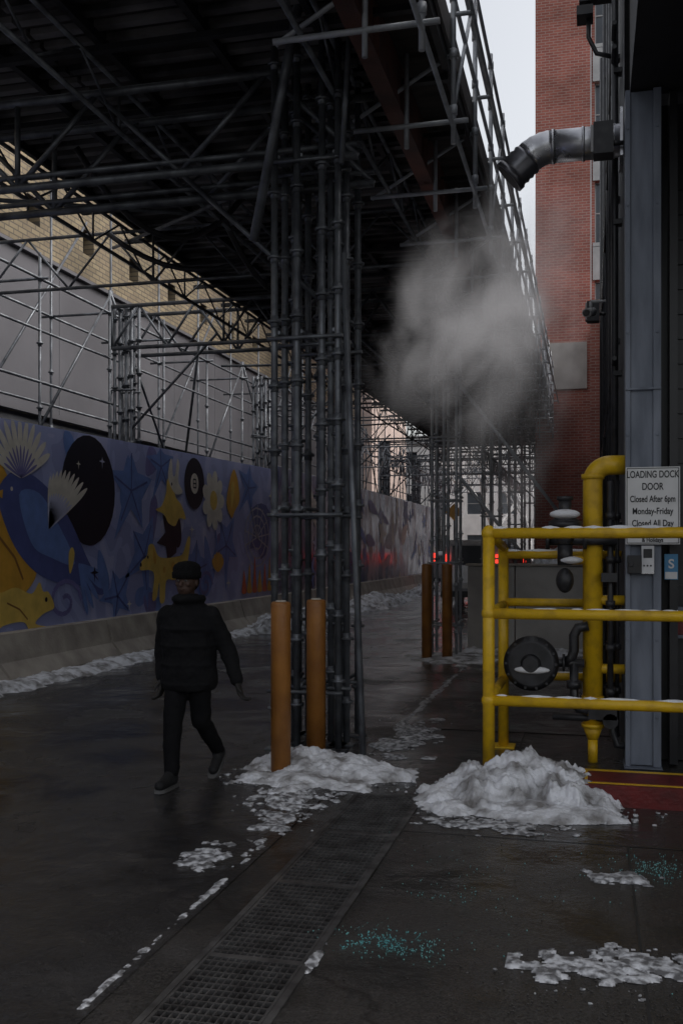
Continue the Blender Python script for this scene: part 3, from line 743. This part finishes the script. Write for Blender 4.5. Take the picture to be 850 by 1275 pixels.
for (s,z,sz,sx) in (('LOADING DOCK',2.262,.076,.66),('DOOR',2.168,.076,.7),('Closed After 6pm',2.074,.070,.66),('Monday-Friday',1.980,.070,.72),('Closed All Day',1.886,.070,.72),('Saturday, Sunday',1.812,.060,.74),('& Holidays',1.765,.045,.8)):
    text(s,.463,8.0525,z,sz,SG,INK,.0012,sx)
m=MB(); m.box(.275,.375,8.02,8.09,1.52,1.66); m.tube((.30,8.0,1.59),(.30,8.02,1.59),.02,n=10); m.obj('alarm_box',BLACKM,bevel=.005)
m=MB(); m.box(.38,.475,8.06,8.09,1.515,1.735,0); m.box(.395,.46,8.052,8.0595,1.64,1.71,1)
for k in range(3): m.tube((.40+k*.025,8.05,1.58),(.40+k*.025,8.06,1.58),.008,n=8,mi=1)
m.obj('intercom_panel',[CHROME,BLACKM],bevel=.003)
SS=empty('blue_notice_sign'); m=MB(); m.box(.56,.66,8.19,8.198,1.47,1.67,0); m.box(.565,.655,8.187,8.1895,1.475,1.53,1); m.obj('plate',[BLUEST,WHITE],SS); text('S',.61,8.186,1.56,.10,SS,WHITE,.002)
m=MB(); m.box(.60,.78,8.3,8.41,1.0,1.25,0); m.box(.62,.76,8.29,8.299,1.03,1.22,1); m.obj('junction_box',[GREYP,REDP],bevel=.006)

# ------------------------------------------------------------ concrete wall across
CW=empty('concrete_wall')
m=MB()
for (a,b) in ((-2.05,-1.25),(-1.24,.24)): m.box(a,b,17.1,17.5,.01,1.43)
m.obj('panels',CONCW,CW,bevel=.02)
m=MB(); m.box(-2.08,.25,17.05,17.55,1.432,1.47); m.obj('coping',CONC,CW,bevel=.01)
snow_patch('snow_heap',-.4,17.3,.5,.22,.35,60,res=.02,z0=1.47)

# ------------------------------------------------------------ cars
def car(x,y,rot,col,h=1.75):
    e=empty('parked_car',(x,y,0)); e.rotation_euler=(0,0,rot)
    body=MB(); W=.92
    prof=[(-2.3,.35),(-2.35,.75),(-2.34,1.05),(-2.33,1.25),(-2.22,h-.12),(-2.05,h),(.3,h),(.55,h-.08),(1.25,1.15),(2.1,1.02),(2.3,.8),(2.32,.35)]
    rings=[[(w*(1 if z<1.1 else .80+.2*(1-(z-1.1)/(h-1.1))),yy,z) for yy,z in prof] for w in (-W,W)]
    body.ring_loft(rings,0,sm=False)
    body.obj('body',mat('car_paint',col,tuple(c*.8 for c in col),rough=.25,metal=.3),e,bevel=.05)
    g=MB(); g.quad((-.58,-2.27,h-.17),(.58,-2.27,h-.17),(.62,-2.345,1.28),(-.62,-2.345,1.28)); 
    for s in (-1,1):
        g.quad((s*.925,-1.75,1.15),(s*.925,1.0,1.15),(s*.80,.4,h-.14),(s*.80,-1.6,h-.14))
    g.quad((-.72,.62,h-.14),(.72,.62,h-.14),(.84,1.2,1.2),(-.84,1.2,1.2))
    g.obj('windows',GLASS,e)
    t=MB()
    for s in (-1,1): t.box(min(s*.66,s*.82),max(s*.66,s*.82),-2.37,-2.25,1.15,1.58)
    tl,nt,b=new_mat('tail_light'); b.inputs['Base Color'].default_value=(.6,.02,.02,1); b.inputs['Emission Color'].default_value=(1,.05,.03,1); b.inputs['Emission Strength'].default_value=1.8
    t.obj('tail_lights',tl,e)
    t=MB(); t.box(-.3,.3,-2.38,-2.345,.6,.75,1); t.box(-.9,.9,-2.42,-2.30,.35,.52,0); t.obj('bumper_and_plate',[BLACKM,WHITE],e)
    t=MB()
    for s in (-1,1):
        for yy in (-1.45,1.45):
            t.tube((s*.72,yy,.34),(s*.94,yy,.34),.34,n=24,mi=0); t.tube((s*.93,yy,.34),(s*.95,yy,.34),.2,n=16,mi=1)
    t.obj('wheels',[BLACKM,CHROME],e)
car(-3.3,31,0,(.55,.55,.58),2.0); car(-5.7,44,0,(.4,.4,.42),1.65); car(-3.6,47,0,(.12,.02,.02),1.7)
TS=empty('traffic_sign'); m=MB(); sx,sy=-5.6,42
m.tube((sx,sy,0),(sx,sy,3.6),.03); m.obj('post',STEEL,TS)
m=MB(); m.poly([(sx,sy-.05,2.95),(sx+.36,sy-.05,3.31),(sx,sy-.05,3.67),(sx-.36,sy-.05,3.31)]); m.poly([(sx,sy-.045,2.95),(sx-.36,sy-.045,3.31),(sx,sy-.045,3.67),(sx+.36,sy-.045,3.31)])
m.obj('diamond_plate',mat('sign_orange',(.8,.4,.03),(.7,.33,.03),rough=.4),TS)

# ------------------------------------------------------------ distant buildings & trees
def block(name,x0,x1,y0,y1,h,matl,win=2.6,floor=3.3):
    e=empty(name); m=MB(); holes=[]
    z=1.2
    while z+1.8<h-.5:
        x=x0+1.0
        while x+1.2<x1-.5:
            holes.append((round(x,2),round(x+1.25,2),round(z,2),round(z+1.7,2))); x+=win
        z+=floor
    wall(m,'x',y0,x0,x1,0,h,holes,-1,.2)
    m.quad((x0,y1,0),(x0,y0,0),(x0,y0,h),(x0,y1,h)); m.quad((x1,y0,0),(x1,y1,0),(x1,y1,h),(x1,y0,h)); m.quad((x0,y0,h),(x1,y0,h),(x1,y1,h),(x0,y1,h))
    m.box(x0-.15,x1+.15,y0-.2,y0-.003,h-.4,h+.25,2)
    m.obj('walls',[matl,GLASS,FRAME],e)
LIGHTB=mat('light_render_wall',(.85,.84,.83),(.72,.71,.70),rough=.8,scale=1)
block('apartment_building',-26,14,78,92,10.5,LIGHTB)
block('apartment_building',-40,-13.5,62,74,13,BRICKP)
FROST=mat('bark_frosted',(.75,.74,.74),(.35,.33,.32),rough=.9,scale=3)
def bare_tree(x,y,h,seed):
    rnd=random.Random(seed); m=MB()
    def br(p,d,L,r,dep):
        q=p+d*L; m.tube(p,q,r,r*.68,n=6 if dep<3 else 4,cap=False)
        if dep>=6: return
        for k in range(3 if dep<5 else 2):
            nd=(d+Vector((rnd.uniform(-.7,.7),rnd.uniform(-.7,.7),rnd.uniform(-.1,.5)))).normalized()
            br(q,nd,L*rnd.uniform(.62,.82),r*.62,dep+1)
    br(Vector((x,y,0)),Vector((0,0,1)),h*.27,h*.02,0)
    m.obj('bare_tree',FROST)
bare_tree(-3.5,60,9,1); bare_tree(-6.5,70,11,2); bare_tree(-1.2,72,10,3)

# ------------------------------------------------------------ pedestrian
PX,PY=-2.85,6.80
P_=empty('pedestrian',(PX,PY,0))
JK=mat('black_jacket',(.004,.004,.005),(.007,.007,.008),rough=.9,scale=8,bump=.3,bscale=30,spec=.2)
TRS=mat('black_trousers',(.004,.004,.005),(.006,.006,.007),rough=.85,scale=8,bump=.3,bscale=60,spec=.15)
SKIN=mat('skin',(.06,.034,.026),(.048,.028,.021),rough=.6,spec=.3)
GLOVE=mat('dark_gloves',(.014,.012,.012),(.02,.018,.017),rough=.8)
HATM=mat('black_hat',(.004,.004,.0045),(.006,.006,.0065),rough=.95,bump=.6,bscale=90,spec=.15)
SHOEM=mat('black_shoes',(.008,.008,.009),(.013,.013,.014),rough=.7,spec=.3)
def cap(m,a,b,r0,r1):
    m.sphere(a,r0,n=18,m=10); m.sphere(b,r1,n=18,m=10); m.tube(a,b,r0,r1,n=18)
def ell(z,rx,ry,cx=0,cy=0,n=28): return [(cx+rx*math.cos(t),cy+ry*math.sin(t),z) for t in [2*math.pi*k/n for k in range(n)]]
def rem(o,vs=.009,sm=6,fac=.6):
    r=o.modifiers.new('remesh','REMESH'); r.mode='VOXEL'; r.voxel_size=vs; r.use_smooth_shade=True
    s=o.modifiers.new('smooth','SMOOTH'); s.iterations=sm; s.factor=fac
m=MB()
m.ring_loft([ell(.68,.19,.14),ell(.70,.21,.155),ell(.80,.215,.16),ell(.92,.205,.15),ell(1.05,.205,.15,0,-.005),ell(1.17,.21,.14),ell(1.24,.19,.12),ell(1.29,.14,.10),ell(1.33,.085,.085,0,-.01),ell(1.385,.075,.078,0,-.015)])
cap(m,(.165,0,1.22),(.285,.03,.985),.078,.064); cap(m,(.285,.03,.985),(.385,-.04,.77),.064,.048)
cap(m,(-.165,0,1.22),(-.225,.05,.985),.078,.062); cap(m,(-.225,.05,.985),(-.205,-.02,.78),.062,.05)
m.path([(.10*math.cos(t),-.01+.10*math.sin(t),1.345) for t in [2*math.pi*k/20 for k in range(21)]],.028,n=8)
for z in (.72,.86,1.0,1.12): m.path([(.208*math.cos(t),.155*math.sin(t),z+.01) for t in [2*math.pi*k/30 for k in range(31)]],.010,n=6)
o=m.obj('jacket',JK,P_); rem(o)
tx=bpy.data.textures.new('cloth_folds','CLOUDS'); tx.noise_scale=.09
dm=o.modifiers.new('folds','DISPLACE'); dm.texture=tx; dm.strength=.028; dm.mid_level=.5
m=MB()
m.sphere((0,0,.80),.155,.125,.12,n=24,m=14)
cap(m,(-.08,0,.78),(-.07,-.13,.46),.095,.072); cap(m,(-.07,-.13,.46),(-.05,-.20,.12),.070,.056)
cap(m,(.08,0,.78),(.085,.03,.45),.095,.072); cap(m,(.085,.03,.45),(.11,.30,.19),.068,.052)
o=m.obj('trousers',TRS,P_); rem(o)
dm=o.modifiers.new('folds','DISPLACE'); dm.texture=tx; dm.strength=.02; dm.mid_level=.5
SOLE=mat('shoe_sole',(.10,.10,.10),(.06,.06,.06),rough=.6)
def shoe(ankle,toe,heel,name):
    m=MB(); a=Vector(ankle); cap(m,a,Vector(heel)+Vector((0,0,.045)),.046,.042); cap(m,Vector(heel)+Vector((0,0,.04)),Vector(toe)+Vector((0,0,.035)),.042,.036)
    cap(m,a,Vector(toe)+Vector((0,.06,.05)),.04,.03)
    o=m.obj(name,SHOEM,P_); rem(o,.007,4)
    m=MB(); h=Vector(heel); t=Vector(toe); d=(t-h).normalized(); s=Vector((0,0,1)).cross(d).normalized(); up=d.cross(s)
    def rg(off): 
        pp=((-.045,.02),(-.03,.04),(.04,.042),(.14,.046),(.20,.04),(.235,.02))
        return [h+d*u+s*w+up*off for u,w in pp]+[h+d*u-s*w+up*off for u,w in reversed(pp)]
    m.ring_loft([rg(-.012),rg(.012)],sm=False); m.obj(name+'_sole',SOLE,P_)
shoe((-.05,-.20,.11),(-.06,-.38,.02),(-.05,-.18,.02),'shoe_right')
shoe((.11,.30,.17),(.115,.19,.022),(.11,.345,.125),'shoe_left')
m=MB(); hc=Vector((-.01,-.02,1.475))
m.sphere(hc,.075,.092,.10,n=28,m=18); m.sphere(hc+Vector((0,-.03,-.05)),.056,.06,.062,n=22,m=12)
cap(m,hc+Vector((0,.01,-.06)),hc+Vector((0,.02,-.16)),.052,.056)
cap(m,hc+Vector((0,-.088,.005)),hc+Vector((0,-.108,-.026)),.009,.014)
for s in (-1,1):
    m.sphere(hc+Vector((s*.077,.005,-.012)),.012,.02,.03); m.sphere(hc+Vector((s*.030,-.078,.022)),.024,.012,.009); m.sphere(hc+Vector((s*.035,-.066,-.02)),.022,.018,.02)
m.sphere(hc+Vector((0,-.088,-.052)),.024,.009,.007); m.sphere(hc+Vector((0,-.086,-.063)),.02,.009,.006)
o=m.obj('head',SKIN,P_); rem(o,.0045,2,.4)
m=MB()
for s in (-1,1): m.sphere(hc+Vector((s*.030,-.084,.006)),.0125,.008,.007)
m.obj('eyes',[mat('eye_white',(.12,.115,.11),rough=.3)],P_)
m=MB()
for s in (-1,1): m.sphere(hc+Vector((s*.030,-.0905,.006)),.005,.003,.005)
m.obj('irises',[INK],P_)
m=MB(); m.sphere(hc+Vector((0,.03,.0)),.084,.085,.085,n=24,m=14); m.obj('hair',HATM,P_)
m=MB(); hh=hc+Vector((0,.004,.018))
m.ring_loft([ell(hh.z,.094,.108,hh.x,hh.y),ell(hh.z+.005,.103,.117,hh.x,hh.y),ell(hh.z+.045,.105,.119,hh.x,hh.y),ell(hh.z+.052,.098,.112,hh.x,hh.y),ell(hh.z+.08,.099,.112,hh.x,hh.y+.003),ell(hh.z+.102,.088,.10,hh.x,hh.y+.006),ell(hh.z+.120,.06,.07,hh.x,hh.y+.008),ell(hh.z+.129,.022,.026,hh.x,hh.y+.01)])
m.obj('hat',HATM,P_)
def hand(w,dirv,side,name):
    w=Vector(w); d=Vector(dirv).normalized(); f=Vector((0,-1,0)); f=(f-d*f.dot(d)).normalized(); n=d.cross(f)*side
    m=MB(); cap(m,w-d*.03,w+d*.01,.03,.028)
    for k,off in enumerate((-.028,-.010,.009,.027)):
        b=w+d*.085+f*(-off); cap(m,w+d*.015+f*(-off*.6),b,.016,.0125)
        L=(.038,.045,.041,.032)[k]
        p1=b+(d*.9+n*.35).normalized()*L; p2=p1+(d*.5+n*.85).normalized()*L*.75; p3=p2+(d*.05+n*1).normalized()*L*.5
        cap(m,b,p1,.0098,.0088); cap(m,p1,p2,.0088,.0078); cap(m,p2,p3,.0078,.0068)
    t0=w+d*.02+f*.022; t1=t0+(d*.6+f*.6+n*.3).normalized()*.045; t2=t1+(d*.9+f*.1+n*.4).normalized()*.032
    cap(m,t0,t1,.014,.0105); cap(m,t1,t2,.0105,.0085)
    o=m.obj(name,GLOVE,P_); rem(o,.0035,2,.4)
hand((.395,-.05,.75),(.35,-.2,-1),-1,'hand_left'); hand((-.203,-.03,.755),(.05,-.15,-1),1,'hand_right')

# ------------------------------------------------------------ steam
def steam(name,c,sz,dens,seed,rot=0):
    m=MB(); m.sphere((0,0,0),1,n=20,m=12); 
    mt=bpy.data.materials.new(name+'_vapour'); mt.use_nodes=True; nt=mt.node_tree; nt.nodes.clear()
    out=N(nt,'ShaderNodeOutputMaterial'); pv=N(nt,'ShaderNodeVolumePrincipled'); pv.inputs['Color'].default_value=(.99,.985,.99,1); pv.inputs['Anisotropy'].default_value=.35
    nt.links.new(pv.outputs[0],out.inputs['Volume'])
    tc=N(nt,'ShaderNodeTexCoord'); no=N(nt,'ShaderNodeTexNoise'); no.inputs['Scale'].default_value=1.7; no.inputs['Detail'].default_value=5; no.inputs['Distortion'].default_value=.5; no.inputs['Roughness'].default_value=.6
    mp=N(nt,'ShaderNodeMapping'); mp.inputs['Location'].default_value=(seed,seed*2,0); nt.links.new(tc.outputs['Object'],mp.inputs[0]); nt.links.new(mp.outputs[0],no.inputs['Vector'])
    ln=N(nt,'ShaderNodeVectorMath',operation='LENGTH'); nt.links.new(tc.outputs['Object'],ln.inputs[0])
    a=N(nt,'ShaderNodeMath',operation='SUBTRACT'); a.inputs[0].default_value=1.0; nt.links.new(ln.outputs['Value'],a.inputs[1])
    n2=N(nt,'ShaderNodeMath',operation='SUBTRACT'); nt.links.new(no.outputs['Fac'],n2.inputs[0]); n2.inputs[1].default_value=.545
    n3=N(nt,'ShaderNodeMath',operation='MULTIPLY'); nt.links.new(n2.outputs[0],n3.inputs[0]); n3.inputs[1].default_value=3.7
    s=N(nt,'ShaderNodeMath',operation='ADD'); nt.links.new(a.outputs[0],s.inputs[0]); nt.links.new(n3.outputs[0],s.inputs[1])
    mm=N(nt,'ShaderNodeMath',operation='MULTIPLY',use_clamp=False); nt.links.new(s.outputs[0],mm.inputs[0]); mm.inputs[1].default_value=dens
    a2=N(nt,'ShaderNodeMath',operation='MULTIPLY',use_clamp=True); nt.links.new(a.outputs[0],a2.inputs[0]); a2.inputs[1].default_value=3
    m4=N(nt,'ShaderNodeMath',operation='MULTIPLY'); nt.links.new(mm.outputs[0],m4.inputs[0]); nt.links.new(a2.outputs[0],m4.inputs[1])
    mx=N(nt,'ShaderNodeMath',operation='MAXIMUM'); mx.inputs[1].default_value=0; nt.links.new(m4.outputs[0],mx.inputs[0]); nt.links.new(mx.outputs[0],pv.inputs['Density'])
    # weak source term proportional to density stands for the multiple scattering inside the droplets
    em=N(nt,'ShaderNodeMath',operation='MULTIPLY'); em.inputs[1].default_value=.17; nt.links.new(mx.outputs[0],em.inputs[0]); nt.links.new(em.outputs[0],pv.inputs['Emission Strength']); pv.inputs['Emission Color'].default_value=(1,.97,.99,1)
    o=m.obj(name,mt); o.location=c; o.scale=sz; o.rotation_euler=(0,rot,0); return o
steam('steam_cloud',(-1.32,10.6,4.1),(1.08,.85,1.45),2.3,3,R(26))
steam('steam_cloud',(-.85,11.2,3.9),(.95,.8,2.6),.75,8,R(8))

# ------------------------------------------------------------ light
az=R(75); el=R(48)
w=bpy.data.worlds.new('World'); scene.world=w; w.use_nodes=True; nt=w.node_tree; bg=nt.nodes['Background']
sky=N(nt,'ShaderNodeTexSky'); sky.sky_type='NISHITA'; sky.sun_disc=False; sky.sun_elevation=el; sky.sun_rotation=az; sky.dust_density=5; sky.air_density=1.2
hs=N(nt,'ShaderNodeHueSaturation'); hs.inputs['Saturation'].default_value=.25; hs.inputs['Value'].default_value=1.45
nt.links.new(sky.outputs[0],hs.inputs['Color']); nt.links.new(hs.outputs[0],bg.inputs[0]); bg.inputs[1].default_value=.15
sl=bpy.data.lights.new('sun','SUN'); sl.energy=.5; sl.angle=R(40); sl.color=(1,.97,.93)
so=bpy.data.objects.new('sun',sl); COL.objects.link(so)
sd=Vector((math.sin(az)*math.cos(el),math.cos(az)*math.cos(el),math.sin(el)))
so.rotation_euler=sd.to_track_quat('Z','Y').to_euler()

# ------------------------------------------------------------ camera
cd=bpy.data.cameras.new('camera'); co=bpy.data.objects.new('camera',cd); COL.objects.link(co)
co.location=(0,0,1.7); co.rotation_euler=(R(90),0,R(14.04)); cd.sensor_fit='VERTICAL'; cd.sensor_height=36; cd.sensor_width=24; cd.lens=35.0; cd.shift_y=.0373; cd.clip_end=1500; cd.clip_start=.05
scene.camera=co
scene.view_settings.view_transform='Standard'; scene.view_settings.look='None'; scene.view_settings.exposure=0
